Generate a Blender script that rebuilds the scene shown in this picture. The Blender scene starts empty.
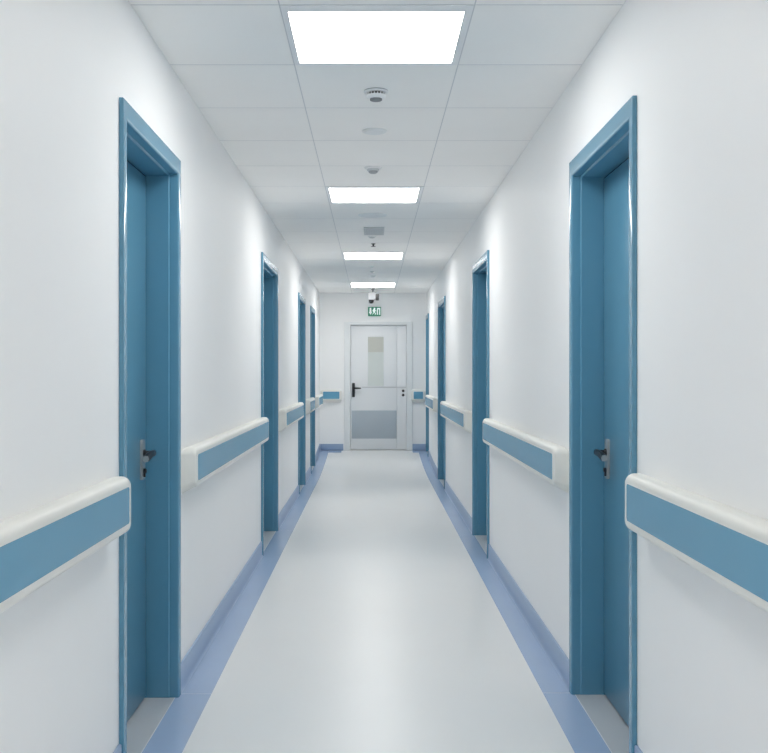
import bpy, bmesh, math, random
from mathutils import Vector

scene = bpy.context.scene
COL = scene.collection
PI = math.pi

# ------------------------------------------------------------------ measures
CZ = 1.24                 # eye height
XL, XR = -0.742, 0.772    # wall faces
CEIL = CZ + 1.132
YE = 14.2                 # end wall
YB = -3.4                 # wall behind the viewpoint
RECESS = 0.107            # door leaf behind the wall face
PROUD = 0.015             # architrave in front of the wall face
WT = 0.17                 # wall thickness


def floor_z(y):
    """level floor with a short gentle ramp up to the end door"""
    t = max(0.0, y - 11.4) / (YE - 11.4)
    return CZ - 1.223 + 0.126 * t * t


# ------------------------------------------------------------------ materials
def srgb(r, g, b):
    def f(c):
        c /= 255.0
        return c / 12.92 if c <= 0.04045 else ((c + 0.055) / 1.055) ** 2.4
    return (f(r), f(g), f(b), 1.0)


def mat(name, col, rough=0.5, metal=0.0, spec=0.5, noise=0.0, nscale=4.0, bump=0.0, bscale=60.0,
        coat=0.0, emit=None, estr=0.0):
    m = bpy.data.materials.new(name)
    m.use_nodes = True
    nt = m.node_tree
    b = nt.nodes['Principled BSDF']
    b.inputs['Base Color'].default_value = col
    b.inputs['Roughness'].default_value = rough
    b.inputs['Metallic'].default_value = metal
    b.inputs['Specular IOR Level'].default_value = spec
    b.inputs['Coat Weight'].default_value = coat
    b.inputs['Coat Roughness'].default_value = 0.12
    if emit:
        b.inputs['Emission Color'].default_value = emit
        b.inputs['Emission Strength'].default_value = estr
    tc = nt.nodes.new('ShaderNodeTexCoord')
    if noise > 0:
        n = nt.nodes.new('ShaderNodeTexNoise')
        n.inputs['Scale'].default_value = nscale
        n.inputs['Detail'].default_value = 3
        nt.links.new(tc.outputs['Object'], n.inputs['Vector'])
        r = nt.nodes.new('ShaderNodeValToRGB')
        a = [c * (1 - noise) for c in col[:3]] + [1]
        z = [min(1, c * (1 + noise)) for c in col[:3]] + [1]
        r.color_ramp.elements[0].position = 0.3
        r.color_ramp.elements[1].position = 0.7
        r.color_ramp.elements[0].color = a
        r.color_ramp.elements[1].color = z
        nt.links.new(n.outputs['Fac'], r.inputs['Fac'])
        nt.links.new(r.outputs['Color'], b.inputs['Base Color'])
    if bump > 0:
        n2 = nt.nodes.new('ShaderNodeTexNoise')
        n2.inputs['Scale'].default_value = bscale
        n2.inputs['Detail'].default_value = 4
        nt.links.new(tc.outputs['Object'], n2.inputs['Vector'])
        bp = nt.nodes.new('ShaderNodeBump')
        bp.inputs['Strength'].default_value = bump
        bp.inputs['Distance'].default_value = 0.01
        nt.links.new(n2.outputs['Fac'], bp.inputs['Height'])
        nt.links.new(bp.outputs['Normal'], b.inputs['Normal'])
    return m


M = {
    'wall': mat('wall_paint', srgb(243, 243, 243), 0.55, spec=0.3, noise=0.008, nscale=1.3, bump=0.04, bscale=9),
    'ceiling': mat('ceiling_tile', srgb(248, 247, 245), 0.8, spec=0.2, noise=0.012, nscale=2.0, bump=0.05, bscale=90),
    'grid': mat('ceiling_grid_gap', srgb(208, 210, 213), 0.6),
    'floor': mat('floor_vinyl', srgb(233, 233, 232), 0.30, spec=0.45, noise=0.012, nscale=1.4, bump=0.01, bscale=3),
    'strip': mat('floor_border_vinyl', srgb(164, 184, 213), 0.27, spec=0.4, noise=0.015, nscale=3),
    'skirt': mat('skirting_vinyl', srgb(154, 174, 202), 0.36, spec=0.4, noise=0.01, nscale=3),
    'blue': mat('door_blue_paint', srgb(89, 144, 171), 0.30, spec=0.5, noise=0.012, nscale=3, bump=0.015, bscale=20),
    'frame': mat('frame_blue_paint', srgb(89, 144, 171), 0.27, spec=0.55, noise=0.01, nscale=3, coat=0.2),
    'insert': mat('rail_blue_vinyl', srgb(96, 156, 186), 0.27, spec=0.6, noise=0.012, nscale=4),
    'railwhite': mat('rail_cream_vinyl', srgb(231, 230, 224), 0.38, spec=0.45),
    'white': mat('white_plastic', srgb(235, 236, 237), 0.4),
    'doorwhite': mat('white_door_paint', srgb(226, 228, 230), 0.4, spec=0.4, noise=0.006, nscale=2),
    'framewhite': mat('white_frame_paint', srgb(226, 229, 230), 0.35),
    'seam': mat('dark_seam', srgb(186, 188, 191), 0.6),
    'kick': mat('brushed_kick_plate', srgb(170, 180, 188), 0.5, metal=0.0, noise=0.01, nscale=5),
    'paneblind': mat('beige_blind', srgb(190, 191, 183), 0.6, noise=0.02, nscale=20),
    'pane': mat('frosted_glass', srgb(205, 211, 208), 0.25, spec=0.5, noise=0.012, nscale=6),
    'seal': mat('gap_shade_dark', srgb(22, 46, 62), 0.7),
    'sill': mat('threshold_shade_grey', srgb(188, 192, 196), 0.45, noise=0.01, nscale=5),
    'camwhite': mat('camera_housing', srgb(158, 160, 164), 0.6, spec=0.2),
    'steel': mat('satin_steel', srgb(190, 190, 188), 0.3, metal=0.5, noise=0.01, nscale=30),
    'darksteel': mat('dark_steel', srgb(62, 60, 62), 0.35, metal=0.7),
    'black': mat('black_plastic', srgb(34, 34, 38), 0.4),
    'grey': mat('grey_plastic', srgb(120, 124, 128), 0.5),
    'ventgrey': mat('vent_grey', srgb(205, 208, 210), 0.6),
    'lensgrey': mat('lens_grey', srgb(168, 171, 174), 0.5),
    'palegrey': mat('pale_grey_plastic', srgb(232, 235, 236), 0.5),
    'green': mat('sign_green', srgb(40, 128, 100), 0.4, emit=srgb(40, 128, 100), estr=0.15),
    'signwhite': mat('sign_white', srgb(240, 250, 246), 0.4, emit=srgb(240, 250, 246), estr=0.35),
    'light': mat('light_diffuser', srgb(250, 250, 250), 0.5, emit=(1.0, 0.985, 0.955, 1), estr=13.8),
}

# ------------------------------------------------------------------ builders
ORG = {}


def tag(o, label=None, cat=None, group=None, kind=None):
    if label: o['label'] = label
    if cat: o['category'] = cat
    if group: o['group'] = group
    if kind: o['kind'] = kind
    return o


def empty(name, loc):
    o = bpy.data.objects.new(name, None)
    o.empty_display_size = 0.05
    COL.objects.link(o)
    o.location = loc
    ORG[o.name] = Vector(loc)
    return o


def obj(name, bm, mats, parent=None, origin=None, sharp=35):
    """link a bmesh given in world coordinates as one mesh object"""
    bmesh.ops.recalc_face_normals(bm, faces=bm.faces[:])
    if parent is not None:
        org = ORG[parent.name]
    else:
        org = Vector(origin) if origin is not None else Vector((0, 0, 0))
    bmesh.ops.translate(bm, verts=bm.verts[:], vec=-org)
    me = bpy.data.meshes.new(name)
    bm.to_mesh(me)
    bm.free()
    for p in me.polygons:
        p.use_smooth = True
    me.set_sharp_from_angle(angle=math.radians(sharp))
    if not isinstance(mats, (list, tuple)):
        mats = [mats]
    for m in mats:
        me.materials.append(m)
    o = bpy.data.objects.new(name, me)
    COL.objects.link(o)
    ORG[o.name] = org
    if parent is not None:
        o.parent = parent
    else:
        o.location = org
    return o


def box(bm, x0, x1, y0, y1, z0, z1, mi=0, bevel=0.0, seg=2):
    if x0 > x1: x0, x1 = x1, x0
    vs = [bm.verts.new((x, y, z)) for x in (x0, x1) for y in (y0, y1) for z in (z0, z1)]
    q = [(0, 1, 3, 2), (4, 6, 7, 5), (0, 4, 5, 1), (2, 3, 7, 6), (0, 2, 6, 4), (1, 5, 7, 3)]
    fs = [bm.faces.new([vs[i] for i in f]) for f in q]
    for f in fs: f.material_index = mi
    if bevel > 0:
        es = list({e for f in fs for e in f.edges})
        r = bmesh.ops.bevel(bm, geom=es, offset=bevel, segments=seg, affect='EDGES', profile=0.5)
        for f in r['faces']: f.material_index = mi
    return vs


def prism(bm, poly, axis, a0, a1, mi=0):
    """poly: 2-D points in the plane across the axis; axis 'x','y','z'"""
    def P(p, a):
        if axis == 'x': return (a, p[0], p[1])
        if axis == 'y': return (p[0], a, p[1])
        return (p[0], p[1], a)
    A = [bm.verts.new(P(p, a0)) for p in poly]
    B = [bm.verts.new(P(p, a1)) for p in poly]
    n = len(poly)
    fs = [bm.faces.new(A), bm.faces.new(B)]
    for i in range(n):
        fs.append(bm.faces.new((A[i], A[(i + 1) % n], B[(i + 1) % n], B[i])))
    for f in fs: f.material_index = mi


def rrect(a0, a1, b0, b1, r, n=5):
    pts = []
    for (ca, cb, s) in ((a1 - r, b1 - r, 0), (a0 + r, b1 - r, 90), (a0 + r, b0 + r, 180), (a1 - r, b0 + r, 270)):
        for k in range(n + 1):
            t = math.radians(s + 90 * k / n)
            pts.append((ca + r * math.cos(t), cb + r * math.sin(t)))
    return pts


def lathe(bm, prof, c, axis='z', n=36, mi=0, cap=True):
    """prof: list of (radius, height along the axis)"""
    rings = []
    for r, h in prof:
        ring = []
        for k in range(n):
            t = 2 * PI * k / n
            u, v = r * math.cos(t), r * math.sin(t)
            if axis == 'z': p = (c[0] + u, c[1] + v, c[2] + h)
            elif axis == 'x': p = (c[0] + h, c[1] + u, c[2] + v)
            else: p = (c[0] + u, c[1] + h, c[2] + v)
            ring.append(bm.verts.new(p))
        rings.append(ring)
    for a, b in zip(rings[:-1], rings[1:]):
        for k in range(n):
            f = bm.faces.new((a[k], a[(k + 1) % n], b[(k + 1) % n], b[k]))
            f.material_index = mi
    if cap:
        for ring in (rings[0], rings[-1]):
            f = bm.faces.new(ring)
            f.material_index = mi


def lofty(bm, sections):
    """closed rings of equal length joined one after the other, ends capped"""
    rings = [[bm.verts.new(p) for p in s] for s in sections]
    n = len(rings[0])
    for a, b in zip(rings[:-1], rings[1:]):
        for k in range(n):
            bm.faces.new((a[k], a[(k + 1) % n], b[(k + 1) % n], b[k]))
    bm.faces.new(rings[0])
    bm.faces.new(rings[-1])


# ------------------------------------------------------------------ doors list
DOORS_L = [(2.943, 3.822), (6.705, 7.80), (10.07, 11.00), (12.05, 12.86)]
DOORS_R = [(2.923, 3.858), (6.596, 7.60), (10.53, 11.58), (13.60, 14.15)]
HK = 1.45                  # the head of a frame is deeper than its sides
HEAD = CZ + 0.808          # top of the blue frames


def wall_side(name, X, s, doors, label):
    bm = bmesh.new()
    m = 0.012
    xs = (X, X + s * WT)
    y = YB
    for y0, y1 in doors:
        box(bm, xs[0], xs[1], y, y0 + m, -0.15, CEIL + 0.1)
        box(bm, xs[0], xs[1], y0 + m, y1 - m, HEAD - m, CEIL + 0.1)
        y = y1 - m
    box(bm, xs[0], xs[1], y, YE + 0.2, -0.15, CEIL + 0.1)
    o = obj(name, bm, M['wall'])
    tag(o, label, 'wall', kind='structure')


wall_side('wall_left', XL, -1, DOORS_L, 'smooth white painted corridor wall on the left side')
wall_side('wall_right', XR, 1, DOORS_R, 'smooth white painted corridor wall on the right side')

# end wall with the white door's opening
EDX0, EDX1 = -0.304, 0.485
EDZ1 = CZ + 0.679
bm = bmesh.new()
box(bm, XL - 0.1, EDX0 - 0.03, YE, YE + 0.15, -0.15, CEIL + 0.1)
box(bm, EDX1 + 0.03, XR + 0.1, YE, YE + 0.15, -0.15, CEIL + 0.1)
box(bm, EDX0 - 0.03, EDX1 + 0.03, YE, YE + 0.15, EDZ1 + 0.03, CEIL + 0.1)
tag(obj('wall_end', bm, M['wall']), 'white end wall around the far white door', 'wall', kind='structure')
bm = bmesh.new()
box(bm, XL - 0.1, XR + 0.1, YB - 0.15, YB, -0.15, CEIL + 0.1)
tag(obj('wall_near', bm, M['wall']), 'white wall closing the corridor behind the viewpoint', 'wall', kind='structure')


# ------------------------------------------------------------------ floor
def ystations(y0, y1, step=0.25):
    n = max(1, int(math.ceil((y1 - y0) / step)))
    return [y0 + (y1 - y0) * k / n for k in range(n + 1)]


def ribbon(bm, x0, x1, y0, y1, lift, thick, mi=0):
    sec = []
    for y in ystations(y0, y1):
        z = floor_z(y) + lift
        sec.append([(x0, y, z - thick), (x1, y, z - thick), (x1, y, z), (x0, y, z)])
    lofty(bm, sec)
    for f in bm.faces: f.material_index = mi


bm = bmesh.new()
ribbon(bm, XL - 0.25, XR + 0.25, YB - 0.05, YE + 0.2, 0, 0.12)
tag(obj('floor', bm, M['floor']), 'glossy pale grey vinyl corridor floor', 'floor', kind='structure')


def strip(name, x0, x1, cuts, label):
    bm = bmesh.new()
    ys = [YB] + cuts + [YE - 0.001]
    for a, b in zip(ys[:-1], ys[1:]):
        sec = []
        for y in ystations(a + 0.002, b - 0.002):
            z = floor_z(y)
            sec.append([(x0, y, z), (x1, y, z), (x1, y, z + 0.0006), (x0, y, z + 0.0006)])
        lofty(bm, sec)
    tag(obj(name, bm, M['strip']), label, 'floor border', kind='structure')


strip('trim_1', XL + 0.001, XL + 0.13, [d[1] + 0.005 for d in DOORS_L[:3]], 'lilac blue vinyl floor border along the left wall')
strip('trim_2', XR - 0.119, XR - 0.001, [d[1] - 0.02 for d in DOORS_R[:3]], 'lilac blue vinyl floor border along the right wall')
bm = bmesh.new()
for (x0, x1) in ((XL + 0.131, -0.43), (0.57, XR - 0.12)):
    sec = []
    for y in ystations(14.02, YE - 0.012, 0.1):
        z = floor_z(y)
        sec.append([(x0, y, z), (x1, y, z), (x1, y, z + 0.0006), (x0, y, z + 0.0006)])
    lofty(bm, sec)
tag(obj('trim_3', bm, M['strip']), 'short lilac blue floor border at the foot of the end wall', 'floor border', kind='structure')


# ------------------------------------------------------------------ skirting
def skirting_side(name, X, s, y0, y1, h, label):
    bm = bmesh.new()
    sec = []
    for y in ystations(y0, y1):
        z = floor_z(y) + 0.0015
        prof = [(0.0, 0.0), (0.016, 0.0), (0.0115, 0.003), (0.009, 0.008), (0.008, 0.014),
                (0.008, h - 0.004), (0.006, h - 0.001), (0.0, h)]
        sec.append([(X - s * (d + 0.0004), y, z + q) for d, q in prof])
    lofty(bm, sec)
    tag(obj(name, bm, M['skirt'], origin=(X, y0, 0)), label, 'skirting', kind='structure')


LBL = ['before the first left door', 'between the first and second left doors', 'between the second and third left doors',
       'between the third and fourth left doors', 'between the fourth left door and the end wall']
y = YB
for i, (y0, y1) in enumerate(DOORS_L + [(YE - 0.02, YE)]):
    skirting_side('baseboard_left', XL, -1, y + 0.002, y0 - 0.002, 0.135 if i == 0 else 0.1,
                  'blue vinyl skirting along the left wall ' + LBL[i])
    y = y1
LBLR = ['before the first right door', 'between the first and second right doors', 'between the second and third right doors',
        'between the third and fourth right doors']
y = YB
for i, (y0, y1) in enumerate(DOORS_R):
    skirting_side('baseboard_right', XR, 1, y + 0.002, y0 - 0.002, 0.14 if i == 0 else 0.1,
                  'blue vinyl skirting along the right wall ' + LBLR[i])
    y = y1
for x0, x1, w in ((XL + 0.012, -0.405, 'left'), (0.55, XR - 0.012, 'right')):
    bm = bmesh.new()
    box(bm, x0, x1, YE - 0.010, YE - 0.0005, floor_z(YE) + 0.002, floor_z(YE) + 0.095, bevel=0.002)
    tag(obj('baseboard_end', bm, M['skirt'], origin=(x0, YE, floor_z(YE))),
        'short blue vinyl skirting on the end wall %s of the white door' % w, 'skirting', kind='structure')

# ------------------------------------------------------------------ ceiling
TX0, TX1 = -0.285, 0.316
rows = [YB, -2.912, -2.312, -1.712, -1.112, -0.512, 0.088, 0.688, 1.288, 1.888, 2.488, 3.088, 3.688, 4.288, 4.888, 5.488, 6.088, 6.688,
        7.363, 8.038, 8.713, 9.388, 10.0, 10.645, 11.285, 11.93, 12.575, 13.27, YE]
LIGHT_ROWS = [3.088, 6.088, 9.388, 12.575, 0.088, -2.912]
bm = bmesh.new()
box(bm, XL - 0.1, XR + 0.1, YB - 0.1, YE + 0.1, CEIL + 0.06, CEIL + 0.12, 1)
g = 0.0022
for a, b in zip(rows[:-1], rows[1:]):
    for k, (x0, x1) in enumerate(((XL + 0.0005, TX0), (TX0, TX1), (TX1, XR - 0.0005))):
        if k == 1 and a in LIGHT_ROWS:
            continue
        box(bm, x0 + (g if k else 0), x1 - (g if k < 2 else 0), a + 0.004, b - 0.004, CEIL, CEIL + 0.02, 0)
# the lay-in grid seen in the joints
for a in rows[1:-1]:
    box(bm, XL + 0.001, XR - 0.001, a - 0.005, a + 0.005, CEIL + 0.0006, CEIL + 0.06, 1)
for x in (TX0, TX1):
    box(bm, x - 0.0028, x + 0.0028, YB, YE, CEIL + 0.0008, CEIL + 0.06, 1)
tag(obj('ceiling', bm, [M['ceiling'], M['grid']]), 'suspended ceiling of pale square tiles in a grid', 'ceiling', kind='structure')

# ------------------------------------------------------------------ ceiling lights
WHICH = ['large glowing square ceiling panel nearest the viewer', 'second glowing ceiling panel, behind the three round fittings',
         'third glowing ceiling panel, beyond the grey vent', 'farthest glowing ceiling panel, just before the security camera',
         'glowing ceiling panel directly above the viewpoint', 'glowing ceiling panel behind the viewpoint']
for i, a in enumerate(LIGHT_ROWS):
    b = rows[rows.index(a) + 1]
    t = empty('ceiling_light', ((TX0 + TX1) / 2, (a + b) / 2, CEIL))
    tag(t, WHICH[i], 'ceiling light', 'ceiling light panels')
    ix0, ix1, iy0, iy1 = -0.263, 0.289, a + 0.056, b - 0.026
    bm = bmesh.new()
    x0, x1, y0, y1 = TX0 + g, TX1 - g, a + g, b - g
    z0, z1 = CEIL - 0.002, CEIL + 0.03
    box(bm, x0, ix0, y0, y1, z0, z1)
    box(bm, ix1, x1, y0, y1, z0, z1)
    box(bm, ix0, ix1, y0, iy0, z0, z1)
    box(bm, ix0, ix1, iy1, y1, z0, z1)
    obj('frame', bm, M['white'], t)
    bm = bmesh.new()
    box(bm, ix0 + 0.0005, ix1 - 0.0005, iy0 + 0.0005, iy1 - 0.0005, CEIL + 0.001, CEIL + 0.02)
    obj('diffuser', bm, M['light'], t)


# ------------------------------------------------------------------ blue doors
def blue_door(num, X, s, y0, y1, label):
    """X wall face, s = -1 left / +1 right; y0..y1 the outer edges of the frame"""
    zf = floor_z((y0 + y1) / 2)
    root = empty('door_%d' % num, (X, (y0 + y1) / 2, zf))
    tag(root, label, 'door', 'blue doors of the corridor', 'structure')
    # frame: profile (t inward from outer edge, d towards the corridor), swept round three sides
    w = 0.041
    prof = [(0, 0.0006), (0, PROUD - 0.003), (0.0009, PROUD - 0.0009), (0.003, PROUD)]
    r = 0.007
    for k in range(6):
        q = math.radians(90 - 90 * k / 5)
        prof.append((w - r + r * math.cos(q), PROUD - r + r * math.sin(q)))
    prof += [(w, -0.020), (w + 0.0025, -0.0215), (w + 0.0045, -0.0245), (w + 0.0045, -0.155), (0.013, -0.155), (0.013, 0.0006)]
    secs = []
    for stage in range(4):
        ring = []
        for t, d in prof:
            x = X - s * d
            if stage == 0: ring.append((x, y0 + t, floor_z(y0) + 0.0005))
            elif stage == 1: ring.append((x, y0 + t, HEAD - t * HK))
            elif stage == 2: ring.append((x, y1 - t, HEAD - t * HK))
            else: ring.append((x, y1 - t, floor_z(y1) + 0.0005))
        secs.append(ring)
    bm = bmesh.new()
    lofty(bm, secs)
    obj('door_frame', bm, M['frame'], root, sharp=20)
    # leaf
    a, b = y0 + w + 0.0115, y1 - w - 0.0115
    xf = X + s * RECESS
    bm = bmesh.new()
    box(bm, xf, xf + s * 0.042, a, b, max(floor_z(a), floor_z(b)) + 0.011, HEAD - (w + 0.0045) * HK - 0.006, bevel=0.0015)
    leaf = obj('door_leaf', bm, M['blue'], root)
    # dark strip in the gap round the leaf, standing in for its shade
    bm = bmesh.new()
    zt = HEAD - (w + 0.0045) * HK - 0.006
    sx = (xf + s * 0.004, xf + s * 0.012)
    zb = max(floor_z(a), floor_z(b)) + 0.011
    box(bm, sx[0], sx[1], b + 0.0003, b + 0.0068, zb, zt)
    box(bm, sx[0], sx[1], a - 0.0068, a - 0.0003, zb, zt)
    box(bm, sx[0], sx[1], a - 0.0068, b + 0.0068, zt + 0.0003, zt + 0.0058)
    tag(obj('door_seal', bm, M['seal'], root), 'dark strip for the gap shade')
    # thin threshold in the opening, its grey paints the recess shade
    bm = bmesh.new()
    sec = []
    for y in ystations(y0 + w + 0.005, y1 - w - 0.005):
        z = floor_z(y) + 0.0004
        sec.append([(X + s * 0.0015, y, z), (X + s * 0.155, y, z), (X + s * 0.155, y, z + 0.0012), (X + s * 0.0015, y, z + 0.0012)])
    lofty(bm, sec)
    tag(obj('door_sill', bm, M['sill'], root), 'grey threshold with recess shade in its colour')
    # handle: plate, neck, lever, key cylinder; the lever points to the hinge side
    first = num in (1, 5)
    hy = b - 0.075 if first else a + 0.075
    ld = 1 if first else -1
    hz = CZ - 0.245
    c = -s
    bm = bmesh.new()
    prism(bm, rrect(hy - 0.02, hy + 0.02, hz - 0.148, hz, 0.012), 'x', xf + c * 0.0002, xf + c * 0.009)
    plate = obj('handle_plate', bm, M['steel'], leaf)
    tag(plate, 'satin steel handle plate')
    bm = bmesh.new()
    lz = hz - 0.05
    lathe(bm, [(0.0135, 0.0), (0.0135, c * 0.006), (0.0095, c * 0.008), (0.0095, c * 0.038)], (xf + c * 0.0092, hy, lz), 'x', 20)
    tag(obj('lever_neck', bm, M['darksteel'], plate), 'dark lever neck')
    bm = bmesh.new()
    lofty(bm, [[(xf + c * (0.041 + dx * k), hy + ld * yy, lz + dz * k2 - drop) for dx, dz in
               ((0, -0.012), (0.009, -0.010), (0.0115, 0), (0.009, 0.010), (0, 0.012), (-0.009, 0.008), (-0.009, -0.008))]
              for yy, k, k2, drop in ((0.015, 0.7, 0.8, 0), (0.009, 1.05, 1, 0), (-0.03, 1, 1, 0.001), (-0.095, 1.1, 1.1, 0.009), (-0.112, 1.0, 1.0, 0.012))])
    for f in bm.faces:
        if len(f.verts) == 7: f.material_index = 1
    tag(obj('lever', bm, [M['darksteel'], M['steel']], plate), 'dark steel lever with bright ends')
    bm = bmesh.new()
    lathe(bm, [(0.0088, 0.0), (0.0088, c * 0.007), (0.007, c * 0.010)], (xf + c * 0.0092, hy, hz - 0.115), 'x', 18)
    box(bm, xf + c * 0.009, xf + c * 0.016, hy - 0.005, hy + 0.005, hz - 0.138, hz - 0.118, bevel=0.001)
    tag(obj('key_cylinder', bm, M['darksteel'], plate), 'dark key cylinder')


ORD = ['nearest', 'second', 'third', 'farthest']
EXTRA_L = [' with its handle showing', ' beyond the long handrail', ' in the narrow row towards the end', ' just before the end wall']
EXTRA_R = [' with its handle showing', ' beyond the long handrail', ' before the last short handrail', ' squeezed into the corner of the end wall']
n = 1
for i, (y0, y1) in enumerate(DOORS_L):
    blue_door(n, XL, -1, y0, y1, '%s blue door in blue frame on left wall%s' % (ORD[i], EXTRA_L[i])); n += 1
for i, (y0, y1) in enumerate(DOORS_R):
    blue_door(n, XR, 1, y0, y1, '%s blue door in blue frame on right wall%s' % (ORD[i], EXTRA_R[i])); n += 1

# ------------------------------------------------------------------ the white end door
zf = floor_z(YE)
root = empty('door_9', ((EDX0 + EDX1) / 2, YE, zf))
tag(root, 'white door with narrow window and grey kick plate closing the corridor end', 'door', kind='structure')
bm = bmesh.new()
prof = [(0.0, 0.0), (0.0, 0.012), (0.003, 0.015), (0.082, 0.015), (0.086, 0.012), (0.0865, -0.06), (0.10, -0.06), (0.10, -0.12),
        (0.06, -0.12), (0.06, 0.0)]
fx0, fx1, fz1 = EDX0 - 0.088, EDX1 + 0.088, EDZ1 + 0.045
secs = []
for stage in range(4):
    ring = []
    for t, d in prof:
        yy = YE - 0.0006 - d
        tz = t * 0.52
        if stage == 0: ring.append((fx0 + t, yy, zf + 0.0005))
        elif stage == 1: ring.append((fx0 + t, yy, fz1 - tz))
        elif stage == 2: ring.append((fx1 - t, yy, fz1 - tz))
        else: ring.append((fx1 - t, yy, zf + 0.0005))
    secs.append(ring)
lofty(bm, secs)
obj('door_frame', bm, M['framewhite'], root)
LY = YE + 0.028            # leaf face inside the frame
SX = 0.353                 # meeting line of the broad and the narrow leaf
bm = bmesh.new()
box(bm, EDX0 + 0.0012, SX - 0.0012, LY, LY + 0.03, zf + 0.012, EDZ1 - 0.004, bevel=0.0015)
leaf = obj('door_leaf', bm, M['doorwhite'], root)
bm = bmesh.new()
box(bm, SX + 0.0012, EDX1 - 0.0012, LY, LY + 0.03, zf + 0.012, EDZ1 - 0.004, bevel=0.0015)
side = obj('side_leaf', bm, M['doorwhite'], root)
tag(side, 'narrow fixed leaf right of the door leaf')
# horizontal rail bead
bm = bmesh.new()
box(bm, -0.14, SX - 0.003, LY - 0.004, LY - 0.0002, CZ - 0.206, CZ - 0.196, bevel=0.001)
tag(obj('bead', bm, M['seam'], leaf), 'thin horizontal bead')
bm = bmesh.new()
box(bm, SX + 0.003, EDX1 - 0.004, LY - 0.004, LY - 0.0002, CZ - 0.206, CZ - 0.196, bevel=0.001)
tag(obj('bead', bm, M['seam'], side), 'thin horizontal bead')
# vision panel
wx0, wx1, wz0, wz1, wzm = -0.057, 0.164, CZ - 0.184, CZ + 0.512, CZ + 0.293
bm = bmesh.new()
f = 0.009
for (a, b, c, d) in ((wx0 - f, wx0, wz0 - f, wz1 + f), (wx1, wx1 + f, wz0 - f, wz1 + f), (wx0, wx1, wz0 - f, wz0), (wx0, wx1, wz1, wz1 + f)):
    box(bm, a, b, LY - 0.006, LY - 0.0002, c, d, bevel=0.001)
win = obj('window_frame', bm, M['doorwhite'], leaf)
bm = bmesh.new()
box(bm, wx0, wx1, LY - 0.003, LY - 0.0003, wz0, wzm)
tag(obj('window_pane', bm, M['pane'], win), 'pale frosted lower pane')
bm = bmesh.new()
box(bm, wx0, wx1, LY - 0.003, LY - 0.0003, wzm + 0.001, wz1)
tag(obj('window_pane', bm, M['paneblind'], win), 'beige upper pane')
bm = bmesh.new()
box(bm, -0.285, SX - 0.006, LY - 0.003, LY - 0.0002, CZ - 0.929, CZ - 0.532, bevel=0.001)
tag(obj('kick_plate', bm, M['kick'], leaf), 'grey metal kick plate')
bm = bmesh.new()
prism(bm, rrect(-0.282, -0.242, CZ - 0.342, CZ - 0.141, 0.012), 'y', LY - 0.010, LY - 0.0002)
hp = obj('handle_plate', bm, M['black'], leaf)
tag(hp, 'black handle plate')
bm = bmesh.new()
lathe(bm, [(0.011, 0), (0.011, -0.045)], (-0.262, LY - 0.0102, CZ - 0.216), 'y', 18)
lofty(bm, [[(xx, LY - 0.05 + dy * k, CZ - 0.216 + dz * k) for dy, dz in ((0, -0.012), (0.010, -0.008), (0.012, 0), (0.010, 0.008), (0, 0.012), (-0.008, 0.006), (-0.008, -0.006))]
           for xx, k in ((-0.276, 0.7), (-0.268, 1), (-0.2, 0.95), (-0.165, 0.85), (-0.155, 0.6))])
obj('lever', bm, M['darksteel'], hp)
for dz in (0.253, 0.313):
    bm = bmesh.new()
    lathe(bm, [(0.019, 0), (0.019, -0.006), (0.016, -0.009)], (0.441, LY - 0.0002, CZ - dz), 'y', 24)
    tag(obj('lock_rosette', bm, M['black'], side), 'small round black lock')


# ------------------------------------------------------------------ handrails
RD = 0.061


def rail_profile():
    top, bot = CZ - 0.290, CZ - 0.447
    p = [(0.0006, top - 0.011), (0.012, top - 0.003), (0.024, top)]
    r = 0.022
    for k in range(7):
        q = math.radians(90 - 15 * k)
        p.append((RD - r + r * math.cos(q), top - r + r * math.sin(q)))
    r = 0.014
    for k in range(7):
        q = math.radians(-15 * k)
        p.append((RD - r + r * math.cos(q), bot + r + r * math.sin(q)))
    p.append((0.0006, bot - 0.026))
    return p, top, bot


def handrail(frame, y0, y1, label, rise=0.0, group='handrails along the corridor walls', ins=None):
    """frame(a, d, z) -> world point: a along the wall, d out from the wall"""
    mid = (y0 + y1) / 2
    root = empty('wall_handrail', frame(mid, 0, CZ - 0.37 + rise))
    tag(root, label, 'handrail', group)
    prof, top, bot = rail_profile()
    # ends: rounded corners in the front view (radius R) and a small rounded arris (radius ra)
    R, ra = 0.030, 0.010
    st = []
    for k in range(5):
        q = math.radians(90 * k / 4)
        st.append(ra * (1 - math.cos(q)))
    st += [0.014, 0.018, 0.023, R, R + 0.02]

    def ends(a):
        ez = R - math.sqrt(max(0.0, R * R - max(0.0, R - a) ** 2))
        ed = ra - math.sqrt(max(0.0, ra * ra - max(0.0, ra - a) ** 2))
        return ez, ed
    stations = [(y0 + a, ends(a)) for a in st] + [(y1 - a, ends(a)) for a in reversed(st)]
    zc = (top + bot) / 2
    half = (top - bot) / 2
    secs = []
    for yy, (ez, ed) in stations:
        k = (half - ez * 0.9) / half
        secs.append([frame(yy, min(d, RD - ed), zc + (z - zc) * k + rise) for d, z in prof])
    bm = bmesh.new()
    lofty(bm, secs)
    body = obj('rail_body', bm, M['railwhite'], root, sharp=50)
    m = 0.031
    pts = rrect(y0 + m, y1 - m, CZ - 0.421 + rise, CZ - 0.319 + rise, 0.010)
    A = [frame(p, RD - 0.002, q) for p, q in pts]
    B = [frame(p, RD + 0.0012, q) for p, q in pts]
    bm = bmesh.new()
    lofty(bm, [A, B])
    tag(obj('insert_panel', bm, M['insert'], root), 'flat blue insert panel')


def left_frame(a, d, z): return (XL + d, a, z)
def right_frame(a, d, z): return (XR - d, a, z)
def end_frame(a, d, z): return (a, YE - d, z)


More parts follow.
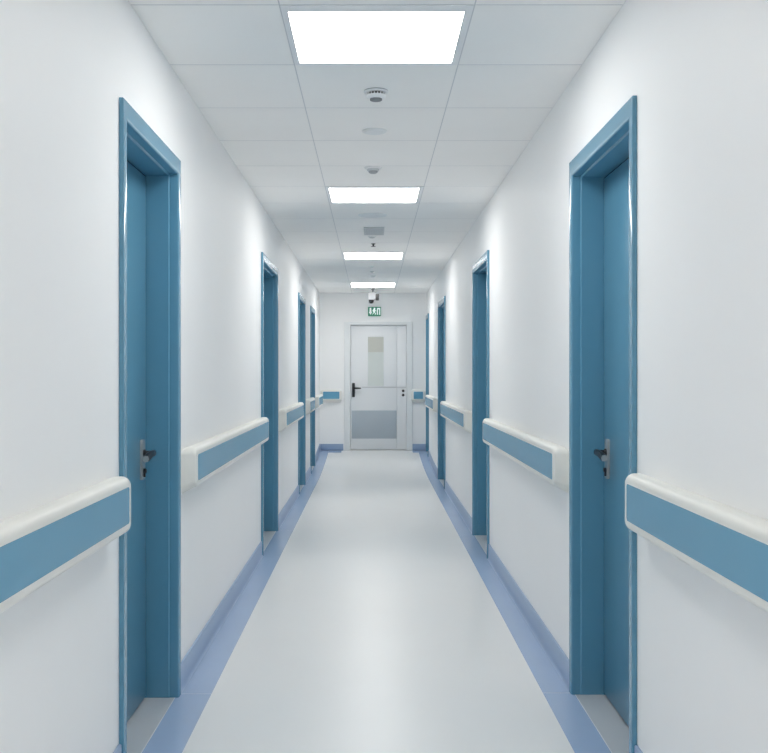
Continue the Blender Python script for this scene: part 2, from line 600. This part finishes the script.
for y0, y1, lab in ((-0.9, 2.846, 'white and blue handrail on left wall in the foreground, cut by the left picture edge'),
                    (3.90, 6.635, 'white and blue handrail between the nearest and second doors on left wall'),
                    (7.98, 10.03, 'white and blue handrail between the second and third doors on left wall'),
                    (11.06, 12.01, 'short white and blue handrail between the third and farthest doors on left wall'),
                    (12.92, 13.95, 'short white and blue handrail past the farthest left door, beside the end wall')):
    handrail(left_frame, y0, y1, lab)
for y0, y1, lab in ((-0.9, 2.832, 'white and blue handrail on right wall in the foreground, cut by the right picture edge'),
                    (3.93, 6.46, 'white and blue handrail between the nearest and second doors on right wall'),
                    (7.76, 10.46, 'white and blue handrail between the second and third doors on right wall'),
                    (11.70, 13.42, 'white and blue handrail between the third and farthest doors on right wall')):
    handrail(right_frame, y0, y1, lab, rise=0.010 if y0 < 0 else 0.0)
handrail(end_frame, XL + 0.022, -0.428, 'tiny handrail on the end wall left of the white door', rise=0.056)
handrail(end_frame, 0.556, XR - 0.022, 'tiny handrail on the end wall right of the white door', rise=0.056)

# ------------------------------------------------------------------ ceiling fittings
def fitting(name, loc, label, cat):
    t = empty(name, loc)
    return tag(t, label, cat)


# slotted smoke detector with a dark tip
c = (0.016, 4.03, CEIL)
t = fitting('smoke_detector', c, 'round slotted smoke detector with dark tip, nearest fitting on the ceiling', 'smoke detector')
bm = bmesh.new()
lathe(bm, [(0.050, -0.003), (0.050, -0.006), (0.047, -0.009), (0.030, -0.0090)], c, n=40)
lathe(bm, [(0.0485, -0.0004), (0.0485, -0.0029)], c, n=40, mi=1)  # grey ring paints the shadow gap above the base
obj('base', bm, [M['white'], M['grey']], t)
bm = bmesh.new()
for k in range(18):
    q = 2 * PI * k / 18
    x, y_ = c[0] + 0.0375 * math.cos(q), c[1] + 0.0375 * math.sin(q)
    lathe(bm, [(0.0018, -0.0092), (0.0018, -0.0185)], (x, y_, c[2]), n=8)
lathe(bm, [(0.034, -0.0092), (0.034, -0.0185)], c, n=32, mi=1)
obj('slot_ring', bm, [M['white'], M['black']], t)
bm = bmesh.new()
lathe(bm, [(0.0405, -0.0187), (0.0405, -0.022), (0.036, -0.028), (0.026, -0.032)], c, n=36)
obj('cap', bm, M['white'], t)
bm = bmesh.new()
lathe(bm, [(0.025, -0.0322), (0.024, -0.038), (0.018, -0.040)], c, n=30)
tag(obj('sensor_tip', bm, M['grey'], t), 'dark grey sensor tip')

# flush round cover
c = (0.011, 4.69, CEIL)
t = fitting('ceiling_cover', c, 'flat round pale cover on the ceiling behind the slotted detector', 'cover plate')
bm = bmesh.new()
lathe(bm, [(0.057, -0.0004), (0.057, -0.005), (0.052, -0.008)], c, n=40)
obj('rim', bm, M['palegrey'], t)
bm = bmesh.new()
lathe(bm, [(0.046, -0.0082), (0.043, -0.0105)], c, n=40)
obj('disc', bm, M['palegrey'], t)

# motion sensor
c = (0.006, 5.53, CEIL)
t = fitting('motion_sensor', c, 'small round two step sensor on the ceiling just before the second light panel', 'sensor')
bm = bmesh.new()
lathe(bm, [(0.048, -0.0004), (0.048, -0.005), (0.042, -0.009)], c, n=36)
obj('base', bm, M['white'], t)
bm = bmesh.new()
lathe(bm, [(0.033, -0.0092), (0.033, -0.016), (0.029, -0.020)], c, n=32)
obj('collar', bm, M['ventgrey'], t)
bm = bmesh.new()
lathe(bm, [(0.026, -0.0202), (0.024, -0.028), (0.016, -0.033), (0.006, -0.0345)], c, n=30)
obj('lens', bm, M['lensgrey'], t)

# ceiling speaker
c = (0.004, 7.19, CEIL)
t = fitting('ceiling_speaker', c, 'wide flat round grille on the ceiling just past the second light panel', 'speaker')
bm = bmesh.new()
lathe(bm, [(0.103, -0.0004), (0.103, -0.003), (0.098, -0.006), (0.088, -0.006)], c, n=48)
obj('rim', bm, M['palegrey'], t)
bm = bmesh.new()
lathe(bm, [(0.086, -0.0062), (0.084, -0.0075), (0.02, -0.010)], c, n=48)
obj('grille', bm, M['palegrey'], t)

# air vent
c = (0.016, 7.99, CEIL)
t = fitting('air_vent', c, 'grey rectangular air vent on the ceiling before the third light panel', 'air vent')
vx0, vx1, vy0, vy1 = c[0] - 0.08, c[0] + 0.08, 7.79, 8.19
bm = bmesh.new()
box(bm, vx0, vx0 + 0.014, vy0, vy1, CEIL - 0.008, CEIL - 0.0004)
box(bm, vx1 - 0.014, vx1, vy0, vy1, CEIL - 0.008, CEIL - 0.0004)
box(bm, vx0 + 0.014, vx1 - 0.014, vy0, vy0 + 0.014, CEIL - 0.008, CEIL - 0.0004)
box(bm, vx0 + 0.014, vx1 - 0.014, vy1 - 0.014, vy1, CEIL - 0.008, CEIL - 0.0004)
obj('vent_frame', bm, M['ventgrey'], t)
bm = bmesh.new()
box(bm, vx0 + 0.0145, vx1 - 0.0145, vy0 + 0.0145, vy1 - 0.0145, CEIL - 0.002, CEIL - 0.0005, 1)
for k in range(14):
    yy = vy0 + 0.03 + k * 0.0262
    prism(bm, [(yy, CEIL - 0.0022), (yy + 0.014, CEIL - 0.0075), (yy + 0.016, CEIL - 0.0065), (yy + 0.003, CEIL - 0.0020)], 'x', vx0 + 0.015, vx1 - 0.015, 0)
obj('louvre', bm, [M['ventgrey'], M['lensgrey']], t)

for cx_, cy_, rad, mname, lab, nm, cat in (
        (0.0, 8.30, 0.033, 'ventgrey', 'small grey disc on the ceiling touching the far side of the vent', 'ceiling_sensor', 'sensor'),
        (0.000, 10.60, 0.022, 'ventgrey', 'tiny pale fitting just past the third light panel', 'ceiling_sensor', 'sensor'),
        (0.0, 11.15, 0.022, 'ventgrey', 'tiny pale fitting in the middle between the third and farthest light panels', 'ceiling_sensor', 'sensor'),
        (0.008, 11.66, 0.037, 'ventgrey', 'small flat fitting just before the farthest light panel', 'ceiling_sensor', 'sensor')):
    t = fitting(nm, (cx_, cy_, CEIL), lab, cat)
    bm = bmesh.new()
    lathe(bm, [(rad, -0.0004), (rad, -0.006), (rad * 0.85, -0.010)], (cx_, cy_, CEIL), n=28)
    obj('base', bm, M['palegrey'], t)
    bm = bmesh.new()
    lathe(bm, [(rad * 0.7, -0.0102), (rad * 0.66, -0.015), (rad * 0.4, -0.018)], (cx_, cy_, CEIL), n=24)
    obj('lens', bm, M['ventgrey'], t)

# sprinkler
c = (0.011, 8.78, CEIL)
t = fitting('sprinkler_head', c, 'small dark sprinkler head on the ceiling between the vent and the third light panel', 'sprinkler')
bm = bmesh.new()
lathe(bm, [(0.020, -0.0004), (0.020, -0.004), (0.012, -0.008)], c, n=24)
obj('escutcheon', bm, M['grey'], t)
bm = bmesh.new()
lathe(bm, [(0.009, -0.0082), (0.009, -0.016), (0.006, -0.018), (0.006, -0.024), (0.021, -0.0245), (0.021, -0.027)], c, n=24)
tag(obj('deflector', bm, M['black'], t), 'black deflector')

# ------------------------------------------------------------------ security camera
c = (0.012, 13.52, CEIL)
t = fitting('security_camera', c, 'white security camera with black back hanging from the ceiling before the end wall', 'camera')
bm = bmesh.new()
lathe(bm, [(0.026, -0.0004), (0.026, -0.006), (0.010, -0.010), (0.010, -0.046)], c, n=24)
tag(obj('mount', bm, M['grey'], t), 'grey ceiling mount')
zc = CZ + 1.032
bm = bmesh.new()
box(bm, -0.054, 0.050, 13.44, 13.60, zc - 0.050, zc + 0.053, bevel=0.010, seg=3)
obj('housing', bm, M['camwhite'], t)
bm = bmesh.new()
box(bm, 0.0505, 0.094, 13.45, 13.58, zc - 0.053, zc + 0.030, bevel=0.008, seg=3)
tag(obj('side_module', bm, M['black'], t), 'black module on the right side')
bm = bmesh.new()
lathe(bm, [(0.036, -0.0502), (0.034, -0.070), (0.026, -0.088), (0.012, -0.097)], (-0.010, 13.50, zc), n=28)
tag(obj('lens_dome', bm, M['darksteel'], t), 'dark lens dome')

# ------------------------------------------------------------------ exit sign
sx0, sx1, sz0, sz1 = -0.056, 0.127, CZ + 0.805, CZ + 0.933
t = fitting('exit_sign', ((sx0 + sx1) / 2, YE, sz0), 'green and white emergency exit sign on the wall above the white door', 'exit sign')
bm = bmesh.new()
box(bm, sx0, sx1, YE - 0.026, YE - 0.0005, sz0, sz1, bevel=0.003)
obj('sign_box', bm, M['green'], t)
bm = bmesh.new()
YS0, YS1 = YE - 0.0285, YE - 0.0262
W, H = sx1 - sx0, sz1 - sz0


def sp(pts):
    prism(bm, [(sx0 + u * W, sz0 + v * H) for u, v in pts], 'y', YS0, YS1)


# arrow pointing down
sp([(0.12, 0.88), (0.25, 0.88), (0.25, 0.45), (0.31, 0.45), (0.185, 0.14), (0.06, 0.45), (0.12, 0.45)])
# running figure
hx, hz_ = sx0 + 0.50 * W, sz0 + 0.80 * H
prism(bm, [(hx + 0.0135 * math.cos(2 * PI * k / 16), hz_ + 0.0135 * math.sin(2 * PI * k / 16)) for k in range(16)], 'y', YS0, YS1)
sp([(0.385, 0.72), (0.51, 0.71), (0.56, 0.65), (0.545, 0.41), (0.40, 0.41)])
sp([(0.52, 0.64), (0.62, 0.50), (0.645, 0.54), (0.545, 0.685)])
sp([(0.40, 0.70), (0.325, 0.55), (0.36, 0.52), (0.425, 0.62)])
sp([(0.455, 0.415), (0.52, 0.415), (0.60, 0.30), (0.56, 0.12), (0.52, 0.13), (0.545, 0.28)])
sp([(0.42, 0.415), (0.45, 0.415), (0.43, 0.25), (0.33, 0.15), (0.31, 0.20), (0.38, 0.28)])
# doorway
sp([(0.68, 0.14), (0.68, 0.88), (0.94, 0.88), (0.94, 0.14), (0.86, 0.14), (0.86, 0.74), (0.77, 0.74), (0.77, 0.14)])
tag(obj('pictogram', bm, M['signwhite'], t), 'white arrow, running figure and doorway')

# ------------------------------------------------------------------ camera, world, view
cam = bpy.data.cameras.new('camera')
co = bpy.data.objects.new('camera', cam)
COL.objects.link(co)
co.location = (0, 0, CZ)
co.rotation_euler = (PI / 2, 0, 0)
cam.sensor_fit = 'HORIZONTAL'
cam.sensor_width = 36
cam.lens = 1004 * 36 / 768
cam.shift_x = 12 / 768
cam.shift_y = -3.5 / 768
cam.clip_start = 0.05
scene.camera = co

w = bpy.data.worlds.new('world')
scene.world = w
w.use_nodes = True
w.node_tree.nodes['Background'].inputs['Color'].default_value = (0.02, 0.022, 0.025, 1)
w.node_tree.nodes['Background'].inputs['Strength'].default_value = 1.0

scene.view_settings.view_transform = 'Standard'
scene.view_settings.look = 'None'
scene.view_settings.exposure = 0.0
scene.view_settings.gamma = 1.0
scene.view_settings.use_curve_mapping = False
scene.cycles.max_bounces = 16
scene.cycles.diffuse_bounces = 12
scene.cycles.glossy_bounces = 6
